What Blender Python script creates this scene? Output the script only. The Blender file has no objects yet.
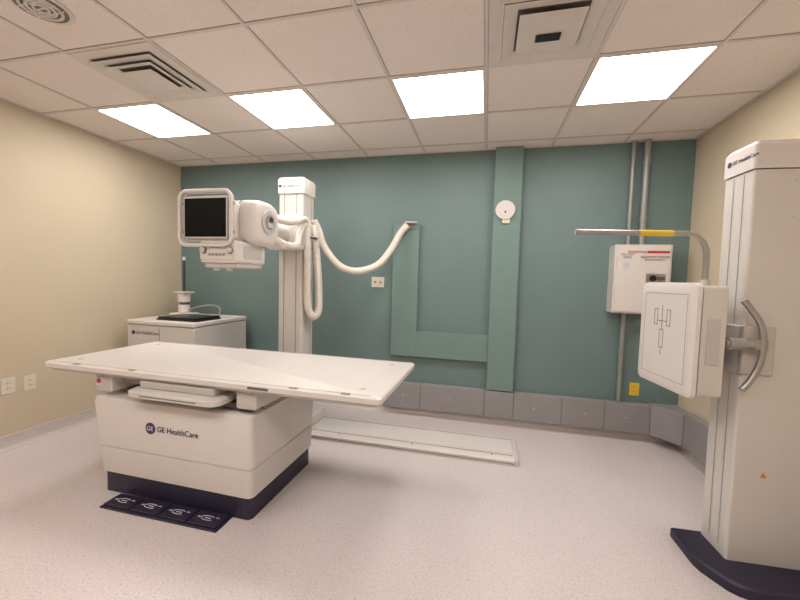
import bpy, bmesh, math, random
from mathutils import Matrix, Vector
random.seed(3)
sc=bpy.context.scene
sc.view_settings.view_transform='Standard'
HC=1.43; H=1.2946; ZC=HC+H
XL,XR,YB,YF=-3.6465,1.737,3.718,-1.7
X0,Y0,S=-3.0973,2.3053,.61

# ---------------------------------------------------------------- materials
def srgb(r,g,b):
    f=lambda c:(c/255/12.92) if c/255<=.04045 else ((c/255+.055)/1.055)**2.4
    return (f(r),f(g),f(b),1)
def mat(name,col,rough=.5,metal=0,var=.04,nscale=8,bump=0,bscale=200,spec=.5,coat=0):
    m=bpy.data.materials.new(name); m.use_nodes=True
    nt=m.node_tree; b=nt.nodes['Principled BSDF']
    b.inputs['Roughness'].default_value=rough; b.inputs['Metallic'].default_value=metal
    b.inputs['Specular IOR Level'].default_value=spec; b.inputs['Coat Weight'].default_value=coat
    tc=nt.nodes.new('ShaderNodeTexCoord'); n=nt.nodes.new('ShaderNodeTexNoise')
    n.inputs['Scale'].default_value=nscale; n.inputs['Detail'].default_value=4
    nt.links.new(tc.outputs['Object'],n.inputs['Vector'])
    r=nt.nodes.new('ShaderNodeValToRGB')
    r.color_ramp.elements[0].position=.3; r.color_ramp.elements[1].position=.7
    r.color_ramp.elements[0].color=tuple(c*(1-var) for c in col[:3])+(1,)
    r.color_ramp.elements[1].color=tuple(min(1,c*(1+var)) for c in col[:3])+(1,)
    nt.links.new(n.outputs['Fac'],r.inputs['Fac']); nt.links.new(r.outputs['Color'],b.inputs['Base Color'])
    if bump:
        n2=nt.nodes.new('ShaderNodeTexNoise'); n2.inputs['Scale'].default_value=bscale
        nt.links.new(tc.outputs['Object'],n2.inputs['Vector'])
        bp=nt.nodes.new('ShaderNodeBump'); bp.inputs['Strength'].default_value=bump; bp.inputs['Distance'].default_value=.002
        nt.links.new(n2.outputs['Fac'],bp.inputs['Height']); nt.links.new(bp.outputs['Normal'],b.inputs['Normal'])
    return m
M={}
M['teal']=mat('teal_paint',srgb(108,129,128),.5,var=.03,nscale=3,bump=.15)
M['teal2']=mat('teal_cover_paint',srgb(114,138,133),.42,var=.02)
M['beige']=mat('beige_paint',srgb(206,191,167),.6,var=.02,nscale=2,bump=.15)
M['white']=mat('white_enamel',srgb(218,211,206),.35,var=.015)
M['white2']=mat('white_plastic',srgb(209,203,197),.45,var=.015)
M['offw']=mat('offwhite_panel',srgb(194,188,183),.5,var=.02)
M['seam']=mat('seam_grey',srgb(120,114,110),.6)
M['navy']=mat('navy_plastic',srgb(40,36,58),.45,var=.05)
M['black']=mat('black_plastic',srgb(20,20,22),.3)
M['screen']=mat('screen_glass',srgb(5,5,7),.35,spec=.15)
M['grey']=mat('grey_vinyl_panel',srgb(146,143,144),.45,var=.04)
M['grey2']=mat('grey_plastic',srgb(150,146,144),.5)
M['metal']=mat('brushed_metal',srgb(175,172,170),.35,metal=.8)
M['conduit']=mat('galvanised_conduit',srgb(150,152,150),.4,metal=.4)
M['print']=mat('print_purple',srgb(62,50,98),.5)
M['printg']=mat('print_grey',srgb(100,94,104),.5)
M['pw']=mat('print_white',srgb(200,198,205),.5)
M['red']=mat('label_red',srgb(190,50,45),.5)
M['yellow']=mat('label_yellow',srgb(225,190,60),.5)
M['orange']=mat('label_orange',srgb(225,120,50),.5)
M['ivory']=mat('ivory_plastic',srgb(222,214,196),.4)
M['hose']=mat('hose_vinyl',srgb(222,214,204),.5)
M['cove']=mat('cove_vinyl',srgb(200,191,187),.45,var=.04,nscale=60)
M['vent']=mat('vent_enamel',srgb(222,214,208),.5)
M['tbar']=mat('tbar_enamel',srgb(222,212,205),.5)
M['knob']=mat('knob_grey',srgb(90,88,90),.4)
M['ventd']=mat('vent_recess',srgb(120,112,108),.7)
M['dark']=mat('dark_steel',srgb(58,56,58),.4)

# floor: speckled sheet vinyl
m=mat('speckled_vinyl',srgb(213,202,201),.33,var=.03,nscale=1.5); nt=m.node_tree; b=nt.nodes['Principled BSDF']
base=b.inputs['Base Color'].links[0].from_socket
tc=nt.nodes.new('ShaderNodeTexCoord')
def speck(scale,lo,hi,col,prev):
    n=nt.nodes.new('ShaderNodeTexNoise'); n.inputs['Scale'].default_value=scale; n.inputs['Detail'].default_value=2
    nt.links.new(tc.outputs['Object'],n.inputs['Vector'])
    mr=nt.nodes.new('ShaderNodeMapRange'); mr.inputs['From Min'].default_value=lo; mr.inputs['From Max'].default_value=hi
    nt.links.new(n.outputs['Fac'],mr.inputs['Value'])
    mx=nt.nodes.new('ShaderNodeMix'); mx.data_type='RGBA'
    nt.links.new(mr.outputs['Result'],mx.inputs['Factor']); nt.links.new(prev,mx.inputs['A']); mx.inputs['B'].default_value=col
    return mx.outputs['Result']
o=speck(90,.56,.72,srgb(184,172,174),base); o=speck(120,.6,.72,srgb(236,228,225),o); o=speck(170,.62,.75,srgb(155,143,148),o)
nt.links.new(o,b.inputs['Base Color']); M['floor']=m
# ceiling tile
m=mat('ceiling_tile',srgb(240,230,223),.9,var=.015,nscale=4,bump=.4,bscale=160); nt=m.node_tree; b=nt.nodes['Principled BSDF']
base=b.inputs['Base Color'].links[0].from_socket; tc=nt.nodes.new('ShaderNodeTexCoord')
nt.links.new(speck(130,.6,.75,srgb(205,193,186),base),b.inputs['Base Color']); M['tile']=m
# light diffuser
m=bpy.data.materials.new('light_diffuser'); m.use_nodes=True; nt=m.node_tree; nt.nodes.clear()
out=nt.nodes.new('ShaderNodeOutputMaterial'); em=nt.nodes.new('ShaderNodeEmission')
em.inputs['Color'].default_value=(1,.95,.905,1); em.inputs['Strength'].default_value=17
nt.links.new(em.outputs[0],out.inputs[0]); M['light']=m

# ---------------------------------------------------------------- helpers
def link(o,parent=None):
    sc.collection.objects.link(o)
    if parent: o.parent=parent
    return o
def empty(name,loc=(0,0,0),rz=0,parent=None):
    e=bpy.data.objects.new(name,None); e.location=loc; e.rotation_euler[2]=rz; e.empty_display_size=.1
    return link(e,parent)
def finish(bm,name,m,parent,bevel=0,smooth=True,seg=3):
    me=bpy.data.meshes.new(name); bmesh.ops.recalc_face_normals(bm,faces=bm.faces); bm.to_mesh(me); bm.free()
    me.materials.append(M[m]); o=bpy.data.objects.new(name,me); link(o,parent)
    if bevel:
        md=o.modifiers.new('bevel','BEVEL'); md.width=bevel; md.segments=seg; md.limit_method='ANGLE'; md.angle_limit=math.radians(40)
        md.harden_normals=True
    if smooth:
        for p in me.polygons: p.use_smooth=True
        if not bevel:
            try: me.set_sharp_from_angle(angle=math.radians(35))
            except Exception: pass
    return o
def box(name,x0,x1,y0,y1,z0,z1,m,parent=None,bevel=0):
    bm=bmesh.new(); bmesh.ops.create_cube(bm,size=1)
    for v in bm.verts: v.co=Vector(((x0+x1)/2+v.co.x*(x1-x0),(y0+y1)/2+v.co.y*(y1-y0),(z0+z1)/2+v.co.z*(z1-z0)))
    return finish(bm,name,m,parent,bevel,smooth=bool(bevel))
def rr(x0,x1,y0,y1,r,n=6):
    pts=[]
    for cx,cy,a0 in ((x1-r,y1-r,0),(x0+r,y1-r,90),(x0+r,y0+r,180),(x1-r,y0+r,270)):
        for i in range(n+1):
            a=math.radians(a0+90*i/n); pts.append((cx+r*math.cos(a),cy+r*math.sin(a)))
    return pts
def loft(name,secs,m,parent=None,axis='Z',bevel=0):
    bm=bmesh.new(); rings=[]
    f={'Z':lambda a,b,t:(a,b,t),'Y':lambda a,b,t:(a,t,b),'X':lambda a,b,t:(t,a,b)}[axis]
    for t,poly in secs: rings.append([bm.verts.new(f(p[0],p[1],t)) for p in poly])
    n=len(rings[0])
    for a,b_ in zip(rings,rings[1:]):
        for i in range(n): bm.faces.new((a[i],a[(i+1)%n],b_[(i+1)%n],b_[i]))
    bm.faces.new(rings[0]); bm.faces.new(rings[-1])
    return finish(bm,name,m,parent,bevel)
def cyl(name,p0,p1,r,m,parent=None,r2=None,seg=28,bevel=0):
    p0,p1=Vector(p0),Vector(p1); d=p1-p0
    bm=bmesh.new(); bmesh.ops.create_cone(bm,cap_ends=True,segments=seg,radius1=r,radius2=r if r2 is None else r2,depth=d.length)
    q=Vector((0,0,1)).rotation_difference(d.normalized()).to_matrix().to_4x4()
    bmesh.ops.transform(bm,matrix=Matrix.Translation((p0+p1)/2)@q,verts=bm.verts)
    return finish(bm,name,m,parent,bevel,seg=2)
def cat(pts,n=12):
    P=[Vector(p) for p in pts]; P=[P[0]*2-P[1]]+P+[P[-1]*2-P[-2]]; o=[]
    for i in range(1,len(P)-2):
        for k in range(n):
            t=k/n; a,b_,c,d=P[i-1:i+3]
            o.append(.5*((2*b_)+(c-a)*t+(2*a-5*b_+4*c-d)*t*t+(3*b_-a-3*c+d)*t**3))
    o.append(P[-2]); return o
def tube(name,pts,r,m,parent=None,smooth=True,rib=0,pitch=.018,closed=False):
    P=cat(pts) if smooth else [Vector(p) for p in pts]
    if rib:
        L=[0]
        for a,b_ in zip(P,P[1:]): L.append(L[-1]+(b_-a).length)
        n=int(L[-1]/(pitch/4)); Q=[];j=0
        for i in range(n+1):
            s=L[-1]*i/n
            while j<len(L)-2 and L[j+1]<s: j+=1
            Q.append(P[j].lerp(P[j+1],min(1,(s-L[j])/max(1e-6,L[j+1]-L[j]))))
        P=Q
    cu=bpy.data.curves.new(name,'CURVE'); cu.dimensions='3D'; cu.bevel_depth=r; cu.bevel_resolution=4; cu.use_fill_caps=True
    s=cu.splines.new('POLY'); s.points.add(len(P)-1); s.use_cyclic_u=closed
    for i,p in enumerate(P):
        s.points[i].co=(*p,1); s.points[i].radius=(1-rib*(i%4>1)) if rib else 1
    s.use_smooth=True
    cu.materials.append(M[m]); return link(bpy.data.objects.new(name,cu),parent)
def text(name,body,size,loc,rot,m,parent=None,align='LEFT'):
    cu=bpy.data.curves.new(name,'FONT'); cu.body=body; cu.size=size; cu.extrude=.0006; cu.align_x=align; cu.align_y='CENTER'
    cu.materials.append(M[m]); o=bpy.data.objects.new(name,cu); o.location=loc; o.rotation_euler=rot; return link(o,parent)
R90=math.pi/2

# ---------------------------------------------------------------- room
T=.12
box('floor',XL-T,XR+T,YF-T,YB+T,-.1,0,'floor')
box('ceiling',XL-T,XR+T,YF-T,YB+T,ZC+.0,ZC+.1,'tile')
box('wall_back',XL-T,XR+T,YB,YB+T,0,ZC,'teal')
box('wall_left',XL-T,XL,YF,YB,0,ZC,'beige')
box('wall_right',XR,XR+T,YF,YB,0,ZC,'beige')
box('wall_front',XL-T,XR+T,YF-T,YF,0,ZC,'beige')
def cove(name,p0,p1,nrm):
    p0,p1,n=Vector(p0),Vector(p1),Vector(nrm)
    prof=[(0,0),(.05,0),(.05,.002),(.03,.005),(.016,.014),(.008,.03),(.006,.11),(0,.112)]
    bm=bmesh.new(); A=[bm.verts.new(p0+n*a+Vector((0,0,z))) for a,z in prof]; B=[bm.verts.new(p1+n*a+Vector((0,0,z))) for a,z in prof]
    k=len(prof)
    for i in range(k): bm.faces.new((A[i],A[(i+1)%k],B[(i+1)%k],B[i]))
    bm.faces.new(A); bm.faces.new(B); finish(bm,name,'cove',None)
cove('baseboard_back',(XL,YB,0),(XR,YB,0),(0,-1,0)); cove('baseboard_left',(XL,YF,0),(XL,YB,0),(1,0,0))
cove('baseboard_right',(XR,YF,0),(XR,YB,0),(-1,0,0)); cove('baseboard_front',(XL,YF,0),(XR,YF,0),(0,1,0))
bm=bmesh.new()
def addbox(bm,x0,x1,y0,y1,z0,z1):
    g=bmesh.ops.create_cube(bm,size=1)['verts']
    for v in g: v.co=Vector(((x0+x1)/2+v.co.x*(x1-x0),(y0+y1)/2+v.co.y*(y1-y0),(z0+z1)/2+v.co.z*(z1-z0)))
gx=[X0+S*k for k in range(0,9) if X0+S*k<XR]; gy=[Y0+S*k for k in range(-7,3) if YF<Y0+S*k<YB]
for x in gx: addbox(bm,x-.009,x+.009,YF,YB,ZC-.006,ZC)
for y in gy: addbox(bm,XL,XR,y-.009,y+.009,ZC-.0062,ZC)
addbox(bm,XL,XR,YB-.02,YB,ZC-.006,ZC); addbox(bm,XL,XL+.02,YF,YB,ZC-.006,ZC); addbox(bm,XR-.02,XR,YF,YB,ZC-.006,ZC)
finish(bm,'trim_1','tbar',None,smooth=False)
bm=bmesh.new()   # grey strips painted in as the shadow line around each tile
for x in gx:
    for s in (-1,1): addbox(bm,x+s*.0105-.0018,x+s*.0105+.0018,YF,YB,ZC-.0012,ZC)
for y in gy:
    for s in (-1,1): addbox(bm,XL,XR,y+s*.0105-.0018,y+s*.0105+.0018,ZC-.0012,ZC)
finish(bm,'tile_edge_shade','grey2',None,smooth=False)
def lightpanel(k,y0):
    x0=X0+S*k
    e=empty('ceiling_light',(x0+S/2,y0+S/2,ZC)); h=S/2-.0085; w=h-.014
    box('diffuser',-w,w,-w,w,-.004,-.0015,'light',e)
    for a in ((-h,h,-h,-w),(-h,h,w,h),(-h,-w,-w,w),(w,h,-w,w)): box('frame',*a,-.009,0,'vent',e)
for k in (0,2,4,6): lightpanel(k,Y0)
for k in (0,2,4,6): lightpanel(k,Y0-4*S)  # extra row added out of view above the camera to even the light
def ring(bm,a,za,b,zb,c=None):
    A=[bm.verts.new((sx*a,sy*a,za)) for sx,sy in ((-1,-1),(1,-1),(1,1),(-1,1))]
    B=[bm.verts.new((sx*b,sy*b,zb)) for sx,sy in ((-1,-1),(1,-1),(1,1),(-1,1))]
    for i in range(4): bm.faces.new((A[i],A[(i+1)%4],B[(i+1)%4],B[i]))
def vent(k,j,sizes,plate,drop):
    e=empty('air_vent',(X0+S*k+S/2,Y0+S*j+S/2,ZC))
    box('recess_shade',-.28,.28,-.28,.28,-.006,-.0015,'ventd',e)  # flat dark plate, its colour stands in for the shade between the louvres
    for i,(a,za,b_,zb) in enumerate(sizes):
        bm=bmesh.new(); ring(bm,a,za,b_,zb); o=finish(bm,'louvre_%d'%i,'vent',e,smooth=False)
        md=o.modifiers.new('s','SOLIDIFY'); md.thickness=.003
    box('centre_plate',-plate,plate,-plate,plate,drop-.004,drop,'vent',e,.001)
    return e
e=vent(1,-1,[(.293,-.008,.225,-.009),(.225,-.024,.165,-.012),(.175,-.034,.125,-.016)],.115,-.036)
e=vent(5,-1,[(.293,-.008,.235,-.010),(.235,-.010,.225,-.03),(.222,-.032,.16,-.014)],.15,-.036)
box('damper',-.06,.06,.0,.05,-.052,-.040,'black',e,.004)
e=empty('ceiling_speaker',(X0+1.5*S,Y0-1.5*S,ZC))
cyl('rim',(0,0,-.008),(0,0,-.001),.125,'vent',e,bevel=.003); cyl('grille',(0,0,-.010),(0,0,-.002),.105,'ventd',e)
for r in (.03,.055,.08): tube('ring',[(r*math.cos(a*math.pi/12),r*math.sin(a*math.pi/12),-.011) for a in range(24)],.007,'vent',e,smooth=False,closed=True)
for y in (-.04,0,.04): box('bar',-.09,.09,y-.003,y+.003,-.016,-.010,'vent',e)

# ---------------------------------------------------------------- back wall fixtures
e=empty('wall_duct_cover')
box('vertical_duct',.045,.30,YB-.07,YB,.36,ZC-.008,'teal2',e,.004)
box('left_duct',-.955,-.68,YB-.05,YB,.63,2.0,'teal2',e,.004)
box('bottom_duct',-.68,.045,YB-.05,YB,.63,.895,'teal2',e,.004)
for z in (1.75,.895,1.15): box('joint',.045,.30,YB-.0712,YB-.07,z,z+.003,'teal',e)
for x in (-.35,): box('joint',x,x+.003,YB-.0512,YB-.05,.63,.895,'teal',e)
box('joint',-.955,-.68,YB-.0512,YB-.05,.895,.898,'teal',e)
e=empty('wall_sensor')
cyl('disc',(.155,YB-.07,2.12),(.155,YB-.10,2.12),.092,'white',e,bevel=.010,seg=40)
cyl('lens',(.155,YB-.10,2.12),(.155,YB-.104,2.12),.068,'white',e,bevel=.002,seg=40)
cyl('dot',(.155,YB-.104,2.10),(.155,YB-.107,2.10),.010,'knob',e)
box('cable_box',.13,.20,YB-.09,YB-.07,1.995,2.04,'ivory',e,.004)
def outlet(name,loc,rz,m,w=.08,h=.12,dup=True):
    e=empty(name,loc,rz)
    box('plate',-w/2,w/2,-.007,0,-h/2,h/2,m,e,.003)
    if dup:
        for z in (-.02,.02):
            cyl('socket',(0,-.010,z),(0,-.007,z),.016,m,e)
            for x in (-.006,.006): box('slot',x-.0015,x+.0015,-.0105,-.010,z-.004,z+.006,'black',e)
    else:
        for x in (-.03,.03): box('jack',x-.012,x+.012,-.010,-.007,-.012,.012,'grey2',e)
outlet('data_outlet',(-1.124,YB,1.395),0,'ivory',.14,.11,False)
outlet('wall_outlet',(1.377,YB,.475),0,'yellow')
outlet('wall_outlet',(XL,2.03,.507),R90,'ivory',.09,.125)
outlet('wall_outlet',(XL,2.17,.495),R90,'ivory',.085,.125)
e=empty('electrical_panel')
box('enclosure',1.10,1.545,YB-.16,YB,1.185,1.79,'white2',e,.006)
box('door',1.115,1.53,YB-.168,YB-.16,1.20,1.775,'white',e,.003)
yy=YB-.1695
box('instruction_label',1.35,1.52,yy,yy+.002,1.715,1.735,'red',e)
box('side_label',1.17,1.22,yy,yy+.002,1.58,1.63,'pw',e)
text('caution_text','WARNING',.03,(1.27,yy-.001,1.725),(R90,0,0),'red',e,'CENTER')
text('notice_text','DO NOT\nOPEN',.026,(1.20,yy-.001,1.69),(R90,0,0),'seam',e,'CENTER')
text('notice_text','EQUIPMENT POWER\nDISCONNECT',.024,(1.41,yy-.001,1.67),(R90,0,0),'printg',e,'CENTER')
box('latch_plate',1.35,1.50,yy,yy+.002,1.46,1.54,'metal',e)
cyl('latch',(1.40,yy-.02,1.50),(1.40,yy,1.50),.026,'black',e); box('handle',1.44,1.49,yy-.015,yy,1.485,1.515,'knob',e,.002)
cyl('conduit_a',(1.24,YB-.035,1.79),(1.24,YB-.035,ZC-.008),.019,'conduit',e)
cyl('conduit_b',(1.345,YB-.045,1.79),(1.345,YB-.045,ZC-.008),.028,'conduit',e)
cyl('conduit_c',(1.24,YB-.035,.36),(1.24,YB-.035,1.185),.022,'conduit',e)
for z in (2.0,2.5): cyl('clamp',(1.345,YB-.045,z),(1.345,YB-.045,z+.05),.034,'conduit',e)
for z in (2.05,): cyl('clamp',(1.24,YB-.035,z),(1.24,YB-.035,z+.03),.024,'conduit',e)
for z in (.8,): cyl('clamp',(1.24,YB-.035,z),(1.24,YB-.035,z+.03),.027,'conduit',e)
e=empty('wall_raceway')
xs=[-1.03,-.62,.03,.31,.75,1.12,1.50]
for a,b_ in zip(xs,xs[1:]): box('cover',a+.003,b_-.003,YB-.07,YB,.085,.35,'grey',e,.004)
box('backing',-1.03,1.5,YB-.066,YB,.09,.345,'seam',e)
loft('corner_cover',[(.085,[(1.50,YB),(1.50,YB-.075),(XR-.075,YB-.26),(XR,YB-.26),(XR,YB)]),(.36,[(1.50,YB),(1.50,YB-.075),(XR-.075,YB-.26),(XR,YB-.26),(XR,YB)])],'grey',e,bevel=.004)
for a,b_ in ((2.75,YB-.265),(1.9,2.745),(1.0,1.895)): box('side_cover',XR-.07,XR,a,b_,.085,.38,'grey',e,.004)
for x in (-.8,-.3,.5,.95,1.3): cyl('cover_screw',(x,YB-.072,.22),(x,YB-.07,.22),.008,'offw',e)

# ---------------------------------------------------------------- x-ray table
cx,cy=-1.66,2.14
e=empty('x_ray_table',(cx,cy,0),math.radians(-.9))
def L(x0,x1,y0,y1): return x0-cx,x1-cx,y0-cy,y1-cy
base0=rr(*L(-2.375,-1.275,1.79,2.50),.03)
loft('plinth',[(0,base0),(.125,base0),(.135,rr(*L(-2.365,-1.285,1.80,2.49),.028))],'navy',e)
loft('lower_body',[(.137,rr(*L(-2.39,-1.262,1.778,2.515),.035)),(.30,rr(*L(-2.405,-1.257,1.77,2.52),.035)),(.306,rr(*L(-2.401,-1.261,1.774,2.516),.035))],'white',e)
loft('seam_band',[(.30,rr(*L(-2.395,-1.268,1.782,2.51),.035)),(.32,rr(*L(-2.395,-1.268,1.782,2.51),.035))],'seam',e)
loft('upper_body',[(.312,rr(*L(-2.41,-1.257,1.768,2.52),.035)),(.60,rr(*L(-2.43,-1.25,1.76,2.53),.035)),(.625,rr(*L(-2.425,-1.255,1.766,2.525),.035)),(.632,rr(*L(-2.41,-1.27,1.78,2.51),.035))],'white',e)
loft('inner_block_shade',[(.63,rr(*L(-2.2,-1.45,1.92,2.40),.03)),(.775,rr(*L(-2.2,-1.45,1.92,2.40),.03))],'grey2',e)  # inner block, its grey stands in for the shadow under the table top
for n,(a,b_) in enumerate(((-2.41,-2.28),(-1.36,-1.23))):
    box('side_rail_%d'%n,*L(a,b_,1.77,2.52),.665,.776,'white2',e,.012)
    box('rail_end_cap_%d'%n,*L(a+.012,b_-.012,1.766,1.772),.68,.762,'offw',e,.002)
    box('rail_post_%d'%n,*L(a+.03,b_-.03,1.90,2.42),.63,.67,'grey2',e)
box('front_beam',*L(-2.30,-1.36,1.84,1.88),.71,.776,'grey2',e,.004)
cyl('stop_button',(-2.37-cx,1.756-cy,.735),(-2.37-cx,1.77-cy,.735),.015,'red',e)
box('bracket_label',*L(-2.40,-2.345,1.763,1.766),.70,.76,'pw',e)
loft('detector_tray',[(.680,rr(*L(-2.06,-1.44,1.70,2.2),.06)),(.69,rr(*L(-2.08,-1.42,1.68,2.2),.07)),(.718,rr(*L(-2.08,-1.42,1.68,2.2),.07)),(.728,rr(*L(-2.06,-1.44,1.70,2.2),.06))],'white2',e)
box('tray_underside',*L(-2.02,-1.30,1.80,2.2),.655,.682,'dark',e)
box('tray_upper',*L(-2.02,-1.48,1.74,2.2),.728,.774,'offw',e,.01)
box('tray_slot',*L(-1.95,-1.55,1.678,1.681),.701,.707,'seam',e)
loft('table_frame',[(.774,rr(*L(-2.77,-.51,1.755,2.535),.02)),(.800,rr(*L(-2.795,-.485,1.73,2.56),.02))],'offw',e)
loft('table_top',[(.798,rr(*L(-2.80,-.48,1.725,2.565),.025)),(.824,rr(*L(-2.80,-.48,1.725,2.565),.025)),(.832,rr(*L(-2.79,-.49,1.735,2.555),.025))],'white',e)
for y in (1.745,2.535): box('edge_rail',*L(-2.76,-.54,y,y+.012),.831,.834,'offw',e)
for x in (-2.55,-2.1,-1.0,-.7): box('edge_clip',*L(x,x+.05,1.733,1.75),.831,.837,'grey2',e,.001)
for x,y in ((-.62,1.85),(-.62,2.44),(-2.65,1.85),(-2.65,2.44)):
    box('index_mark',*L(x-.02,x+.02,y-.002,y+.002),.832,.8326,'seam',e); box('index_mark',*L(x-.002,x+.002,y-.02,y+.02),.832,.8326,'seam',e)
box('edge_label',*L(-1.25,-1.12,1.7235,1.726),.804,.818,'printg',e)
ly=1.765-cy
cyl('logo_disc',(-1.965-cx,ly+.012,.475),(-1.965-cx,ly-.005,.475),.036,'print',e)
text('logo_monogram','GE',.040,(-1.965-cx,ly-.0065,.474),(R90,0,0),'white',e,'CENTER')
text('logo_text','GE HealthCare',.049,(-1.915-cx,ly-.0045,.475),(R90,0,0),'print',e)
e=empty('foot_pedal_mat')
box('mat',-2.225,-1.40,1.645,1.785,0,.010,'navy',e,.004)
for k in range(4):
    x=-2.215+k*.2025; box('pedal',x,x+.192,1.66,1.775,.010,.020,'navy',e,.005)
    xc=x+.096
    tube('arrow_ring',[(xc+.045*math.cos(t*math.pi/8),1.717+.018*math.sin(t*math.pi/8),.0205) for t in range(2,15)],.0022,'pw',e,smooth=False)
    box('arrow_bar',xc-.02,xc+.02,1.714,1.720,.0195,.0212,'pw',e)
    box('arrow_bar',xc-.068,xc-.052,1.712,1.722,.0195,.0212,'pw',e); box('arrow_bar',xc+.045,xc+.065,1.727,1.733,.0195,.0212,'pw',e)

# ---------------------------------------------------------------- floor rail + tube stand
e=empty('x_ray_tube_stand')
RX=-2.58
box('rail_bed',RX,.30,2.875,3.295,0,.040,'white',e,.006)
loft('rail_plate',[(.04,[(RX,2.885),(.285,2.885),(.285,3.285),(RX,3.285)]),(.055,[(RX,2.90),(.27,2.90),(.27,3.27),(RX,3.27)])],'white',e)
for y in (2.935,3.235): box('rail_groove',RX,.262,y,y+.008,.0545,.0562,'seam',e)
box('rail_track',RX,.262,2.96,3.215,.055,.059,'white',e,.002)
box('rail_end',.272,.305,2.87,3.30,0,.050,'white2',e,.006)
box('rail_side_gap',RX,.29,2.8735,2.876,.016,.022,'seam',e)
for x in (-1.2,-.55,.1): cyl('rail_bolt',(x,2.915,.055),(x,2.915,.058),.007,'knob',e)
box('carriage',-1.98,-1.50,2.91,3.25,.062,.16,'white',e,.015)
loft('column',[(.16,rr(-1.84,-1.60,2.95,3.17,.02)),(2.17,rr(-1.84,-1.60,2.95,3.17,.02))],'white2',e)
loft('column_cap',[(2.17,rr(-1.85,-1.59,2.94,3.18,.02)),(2.29,rr(-1.85,-1.59,2.94,3.18,.02)),(2.31,rr(-1.84,-1.60,2.95,3.17,.02))],'white',e)
for x in (-1.785,-1.665): box('column_slot',x,x+.008,2.9485,2.951,.2,2.165,'grey2',e)
for y in (3.11,): box('side_groove',-1.601,-1.5990,y,y+.006,.2,2.16,'grey2',e)
text('logo_text','GE HealthCare',.028,(-1.80,2.938,2.235),(R90,0,0),'printg',e)
cyl('logo_disc',(-1.82,2.942,2.235),(-1.82,2.937,2.235),.013,'print',e)
box('arm_carriage',-1.87,-1.57,2.80,2.95,1.66,1.96,'white',e,.03)
box('arm_carriage_side',-1.60,-1.56,2.86,3.14,1.70,1.92,'offw',e,.02)
cyl('arm',(-1.71,2.35,1.80),(-1.71,2.83,1.80),.075,'white2',e,bevel=.01)
cyl('arm_collar',(-1.71,2.55,1.80),(-1.71,2.60,1.80),.09,'offw',e,bevel=.01)
def ell(cx,cz,a,b_,p=3.4,n=44):
    o=[]
    for i in range(n):
        t=2*math.pi*i/n; c,s=math.cos(t),math.sin(t)
        o.append((cx+a*math.copysign(abs(c)**(2/p),c),cz+b_*math.copysign(abs(s)**(2/p),s)))
    return o
cyy,czz=2.23,1.785
loft('tube_housing',[(-1.98,ell(cyy,czz,.09,.09)),(-1.965,ell(cyy,czz,.125,.125)),(-1.92,ell(cyy,czz,.145,.145)),(-1.56,ell(cyy,czz,.155,.155)),(-1.50,ell(cyy,czz,.15,.15)),(-1.478,ell(cyy,czz,.135,.133)),(-1.470,ell(cyy,czz,.115,.112))],'white',e,axis='X')
loft('housing_band',[(-1.60,ell(cyy,czz,.157,.157)),(-1.593,ell(cyy,czz,.157,.157))],'grey2',e,axis='X')
cyl('end_cap',(-1.472,cyy,czz+.01),(-1.458,cyy,czz+.01),.080,'offw',e,bevel=.004)
cyl('end_cap_inner',(-1.458,cyy,czz+.01),(-1.454,cyy,czz+.01),.050,'grey2',e)
cyl('end_socket',(-1.454,cyy+.01,czz+.03),(-1.448,cyy+.01,czz+.03),.018,'dark',e)
box('end_label',-1.4545,-1.450,cyy-.03,cyy+.03,czz-.025,czz+.005,'pw',e)
box('housing_neck',-1.86,-1.58,2.04,2.36,1.64,1.76,'white',e,.02)
loft('monitor_back',[(1.99,rr(-1.92,-1.575,1.64,1.93,.03)),(2.10,rr(-1.90,-1.585,1.66,1.91,.04))],'white',e,axis='Y')
loft('monitor_bezel',[(1.965,rr(-1.905,-1.585,1.66,1.92,.012)),(1.995,rr(-1.91,-1.58,1.655,1.925,.015))],'white2',e,axis='Y')
box('screen',-1.898,-1.592,1.960,1.966,1.668,1.910,'screen',e,.003)
hp=rr(-1.940,-1.556,1.615,1.958,.05,5)
tube('handle',[(x,1.965,z) for x,z in hp],.011,'white',e,smooth=False,closed=True)
tube('handle_inner',[(x,1.985,z) for x,z in rr(-1.934,-1.562,1.621,1.952,.05,5)],.011,'offw',e,smooth=False,closed=True)
for z in (1.70,1.88):
    box('handle_mount',-1.938,-1.90,1.975,1.995,z-.01,z+.01,'grey2',e,.002); box('handle_mount',-1.58,-1.55,1.975,1.995,z-.01,z+.01,'grey2',e,.002)
box('collimator',-1.81,-1.535,1.985,2.30,1.505,1.65,'white',e,.02)
box('collimator_lower',-1.79,-1.55,2.01,2.28,1.475,1.51,'offw',e,.01)
box('control_face',-1.80,-1.545,1.980,1.987,1.525,1.635,'white2',e,.004)
for x in (-1.77,-1.575):
    cyl('knob',(x,1.960,1.585),(x,1.982,1.585),.018,'offw',e,bevel=.004); cyl('knob_ring',(x,1.975,1.585),(x,1.981,1.585),.022,'knob',e)
box('display',-1.72,-1.63,1.977,1.981,1.60,1.62,'grey2',e)
for i in range(5): box('key',-1.735+i*.026,-1.718+i*.026,1.976,1.981,1.55,1.565,'grey2',e)
box('side_vent',-1.536,-1.532,2.06,2.25,1.54,1.62,'offw',e)
for x in (-1.72,-1.62): cyl('lower_knob',(x,2.04,1.455),(x,2.04,1.48),.02,'offw',e)
tube('tube_hose',[(-1.50,2.33,1.70),(-1.44,2.42,1.66),(-1.46,2.6,1.68),(-1.53,2.76,1.78),(-1.56,2.90,1.88),(-1.56,2.98,1.86)],.028,'hose',e,rib=.12)
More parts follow.
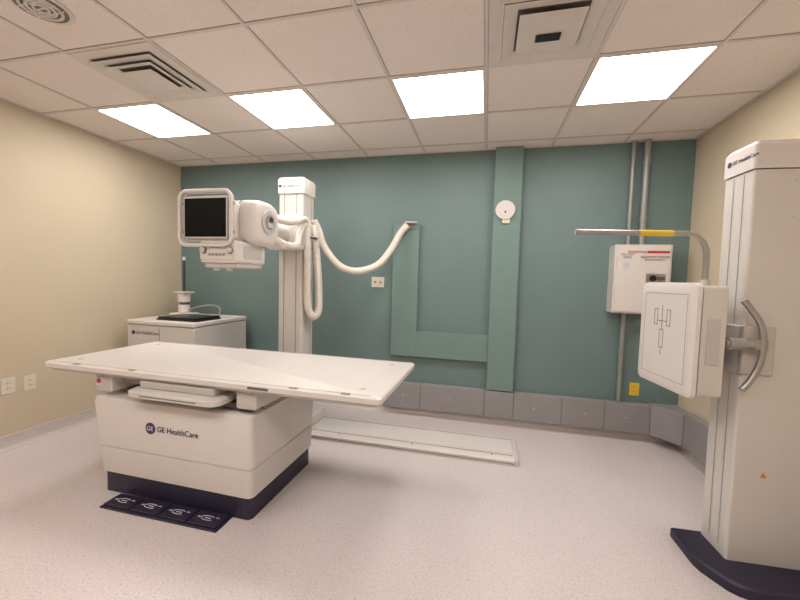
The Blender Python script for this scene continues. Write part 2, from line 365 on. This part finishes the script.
tube('tube_cable',[(-1.50,2.34,1.84),(-1.47,2.48,1.84),(-1.52,2.7,1.88),(-1.55,2.9,1.93),(-1.56,3.0,1.88)],.024,'hose',e,rib=.12)
tube('drop_hose',[(-1.565,2.95,1.90),(-1.56,2.97,1.6),(-1.565,2.98,1.3),(-1.555,2.99,1.14),(-1.52,3.02,1.07),(-1.49,3.06,1.14),(-1.50,3.07,1.4),(-1.535,3.08,1.7),(-1.56,3.08,1.9)],.036,'hose',e,rib=.12)
tube('wall_hose',[(-1.56,3.08,1.95),(-1.53,3.12,1.86),(-1.477,3.15,1.70),(-1.344,3.2,1.54),(-1.2,3.3,1.50),(-1.03,3.4,1.57),(-.92,3.5,1.74),(-.862,3.58,1.89),(-.80,3.62,1.98)],.036,'hose',e,rib=.12)
tube('clip_ring',[(-1.56+.05*math.cos(a*math.pi/6),3.02+.07*math.sin(a*math.pi/6),1.78) for a in range(12)],.012,'knob',e,smooth=False,closed=True)
e=empty('hose_bracket')
box('bracket_plate',-.86,-.70,YB-.062,YB-.05,1.95,2.005,'grey2',e,.003)
box('bracket_arm',-.82,-.70,YB-.13,YB-.05,2.002,2.015,'white2',e,.003)

# ---------------------------------------------------------------- generator cabinet + items
e=empty('generator_cabinet')
box('plinth',-3.42,-2.69,2.88,3.60,0,.08,'navy',e)
box('body',-3.45,-2.66,2.85,3.62,.08,.915,'white2',e,.012)
box('lid_gap',-3.44,-2.67,2.86,3.61,.91,.922,'seam',e)
box('lid',-3.455,-2.655,2.845,3.625,.92,.965,'white',e,.014)
box('door_seam',-3.06,-3.056,2.849,2.852,.10,.90,'seam',e)
text('logo_text','GE HealthCare',.045,(-3.34,2.848,.84),(R90,0,0),'printg',e)
cyl('logo_disc',(-3.37,2.851,.84),(-3.37,2.847,.84),.020,'print',e)
e=empty('laptop')
box('base',-3.17,-2.70,2.92,3.26,.965,.982,'black',e,.004)
box('lid',-3.16,-2.71,2.93,3.25,.983,1.0,'black',e,.005)
e=empty('calibration_phantom')
box('foot',-3.43,-3.21,3.32,3.52,.965,.99,'white',e,.008)
cyl('lower_body',(-3.32,3.42,.99),(-3.32,3.42,1.08),.06,'white',e,bevel=.006)
cyl('band',(-3.32,3.42,1.08),(-3.32,3.42,1.11),.045,'knob',e)
cyl('upper_body',(-3.32,3.42,1.11),(-3.32,3.42,1.21),.065,'white',e,bevel=.008)
box('top_plate',-3.41,-3.24,3.35,3.49,1.21,1.23,'offw',e,.005)
cyl('mast',(-3.32,3.42,1.23),(-3.32,3.42,1.58),.013,'dark',e)
cyl('mast_tip',(-3.32,3.42,1.58),(-3.32,3.42,1.62),.017,'pw',e)
tube('cable',[(-3.27,3.42,1.02),(-3.16,3.46,1.06),(-3.02,3.50,1.08),(-2.90,3.48,1.05),(-2.86,3.42,.974)],.009,'grey2',e)

# ---------------------------------------------------------------- wall bucky stand
SO=Vector((1.235,2.10,0))
e=empty('chest_x_ray_stand',SO,math.radians(3))
bp=[(-.135,.22),(-.14,.01),(-.13,-.04),(-.07,-.145),(-.04,-.17),(.01,-.185),(.40,-.185),(.40,.22)]
loft('base',[(0,bp),(.045,bp),(.055,[(x*.97+.003,y*.96+.002) for x,y in bp])],'navy',e)
loft('column',[(.055,rr(.005,.38,0,.205,.012)),(2.0,rr(-.005,.38,0,.205,.012))],'white2',e)
loft('column_cap',[(2.006,rr(-.011,.386,-.006,.211,.014)),(2.12,rr(-.011,.386,-.006,.211,.014)),(2.14,rr(.005,.37,.01,.195,.014))],'white',e)
loft('cap_gap',[(2.0,rr(.0,.376,.004,.201,.012)),(2.006,rr(.0,.376,.004,.201,.012))],'seam',e)
for y in (.06,.13): 
    bm=bmesh.new(); vs=[bm.verts.new(p) for p in ((.0034,y,.10),(.0034,y+.005,.10),(-.0062,y+.005,1.99),(-.0062,y,1.99))]; bm.faces.new(vs); finish(bm,'travel_slot','grey2',e,smooth=False)
text('logo_text','GE HealthCare',.028,(-.0125,.145,2.07),(R90,0,-R90),'print',e)
cyl('logo_disc',(-.013,.165,2.07),(-.009,.165,2.07),.014,'print',e)
for z in (1.95,1.78): cyl('screw_cap',(.17,-.002,z),(.17,0,z),.008,'pw',e)
bm=bmesh.new(); v=[bm.verts.new(p) for p in ((.12,-.002,.50),(.15,-.002,.50),(.135,-.002,.527))]; bm.faces.new(v); finish(bm,'warning_triangle','orange',e,smooth=False)
box('carriage_plate',-.02,.13,-.014,.0,1.01,1.25,'offw',e,.006)
box('carriage_side',-.02,.0,-.014,.18,1.01,1.25,'offw',e,.006)
O=Vector((1.31,2.2,0)); d=O-SO; a3=math.radians(-3)
loc=Vector((d.x*math.cos(a3)-d.y*math.sin(a3),d.x*math.sin(a3)+d.y*math.cos(a3),0))
e=empty('detector_assembly',loc,math.radians(5.5),e)
box('carriage_block',-.14,-.05,.0,.11,1.05,1.24,'white2',e,.012)
box('joint_block',-.205,-.13,-.02,.13,1.06,1.25,'black',e,.01)
cyl('arm',(-.205,-.13,1.165),(-.03,-.13,1.165),.022,'metal',e,bevel=.003)
cyl('arm_sleeve',(-.19,-.13,1.165),(-.12,-.13,1.165),.030,'grey2',e,bevel=.003)
box('arm_bracket',-.08,-.02,-.15,-.105,1.14,1.19,'metal',e,.006)
tube('grab_handle',[(-.142,-.14,1.378),(-.105,-.14,1.335),(-.058,-.145,1.26),(-.042,-.145,1.165),(-.052,-.145,1.07),(-.083,-.14,.99),(-.118,-.14,.945)],.014,'metal',e)
loft('detector_rear',[(-.325,rr(-.15,.285,.90,1.44,.02)),(-.215,rr(-.15,.285,.90,1.44,.02)),(-.20,rr(-.13,.265,.92,1.42,.03))],'white2',e,axis='X')
loft('detector_gap',[(-.336,rr(-.144,.279,.906,1.434,.02)),(-.32,rr(-.144,.279,.906,1.434,.02))],'dark',e,axis='X')
loft('detector_front',[(-.362,rr(-.14,.275,.91,1.43,.03)),(-.355,rr(-.157,.292,.89,1.45,.035)),(-.336,rr(-.16,.295,.887,1.453,.035))],'white',e,axis='X')
loft('front_inset',[(-.3635,rr(-.115,.25,.935,1.405,.02)),(-.3615,rr(-.115,.25,.935,1.405,.02))],'white',e,axis='X')
def frame_mark(y0,y1,z0,z1,t=.003):
    x=-.3642
    for a in ((y0,y1,z0,z0+t),(y0,y1,z1-t,z1),(y0,y0+t,z0,z1),(y1-t,y1,z0,z1)): box('field_mark',x,x+.001,*a,'seam',e)
frame_mark(-.105,.24,.945,1.395,.002)
for a in ((.12,.15,1.22,1.31),(.015,.045,1.22,1.31),(.065,.10,1.10,1.20)): frame_mark(*a,t=.004)
for a in ((.0805,.0845,1.20,1.33),(.045,.12,1.243,1.247),(.0805,.0845,1.06,1.10)): box('centre_mark',-.3642,-.3632,*a,'printg',e)
box('side_grip',-.30,-.24,-.155,-.149,1.06,1.28,'offw',e,.003)
tube('hand_bar',[(-.24,-.03,1.42),(-.24,-.03,1.58),(-.245,-.03,1.62),(-.262,-.03,1.66),(-.295,-.03,1.69),(-.34,-.03,1.70),(-.60,-.03,1.70),(-.875,-.03,1.70)],.014,'metal',e,smooth=False)
cyl('bar_socket',(-.24,-.03,1.40),(-.24,-.03,1.47),.022,'offw',e)
cyl('bar_cap',(-.885,-.03,1.70),(-.872,-.03,1.70),.016,'grey2',e)
cyl('bar_label',(-.57,-.03,1.70),(-.41,-.03,1.70),.0155,'yellow',e)

# ---------------------------------------------------------------- camera
cam=bpy.data.cameras.new('camera'); co=bpy.data.objects.new('camera',cam); link(co)
cam.sensor_width=36; cam.lens=361.32/800*36; cam.clip_start=.02
yw,pt,rl=.23138,.056589,.027098
def rows():
    cy,sy=math.cos(yw),math.sin(yw); W=Matrix(((cy,0,-sy),(sy,0,cy),(0,1,0)))
    P=Matrix(((1,0,0),(0,math.cos(pt),-math.sin(pt)),(0,math.sin(pt),math.cos(pt))))
    R=Matrix(((math.cos(rl),-math.sin(rl),0),(math.sin(rl),math.cos(rl),0),(0,0,1)))
    return W@P.transposed()@R.transposed()
W=rows()
right=Vector((W[0][0],W[1][0],-W[2][0])); up=-Vector((W[0][1],W[1][1],-W[2][1])); back=-Vector((W[0][2],W[1][2],-W[2][2]))
mw=Matrix((right,up,back)).transposed().to_4x4(); mw.translation=Vector((0,0,HC)); co.matrix_world=mw
sc.camera=co
w=bpy.data.worlds.new('world'); sc.world=w; w.use_nodes=True; w.node_tree.nodes['Background'].inputs[0].default_value=(.5,.5,.5,1); w.node_tree.nodes['Background'].inputs[1].default_value=.1
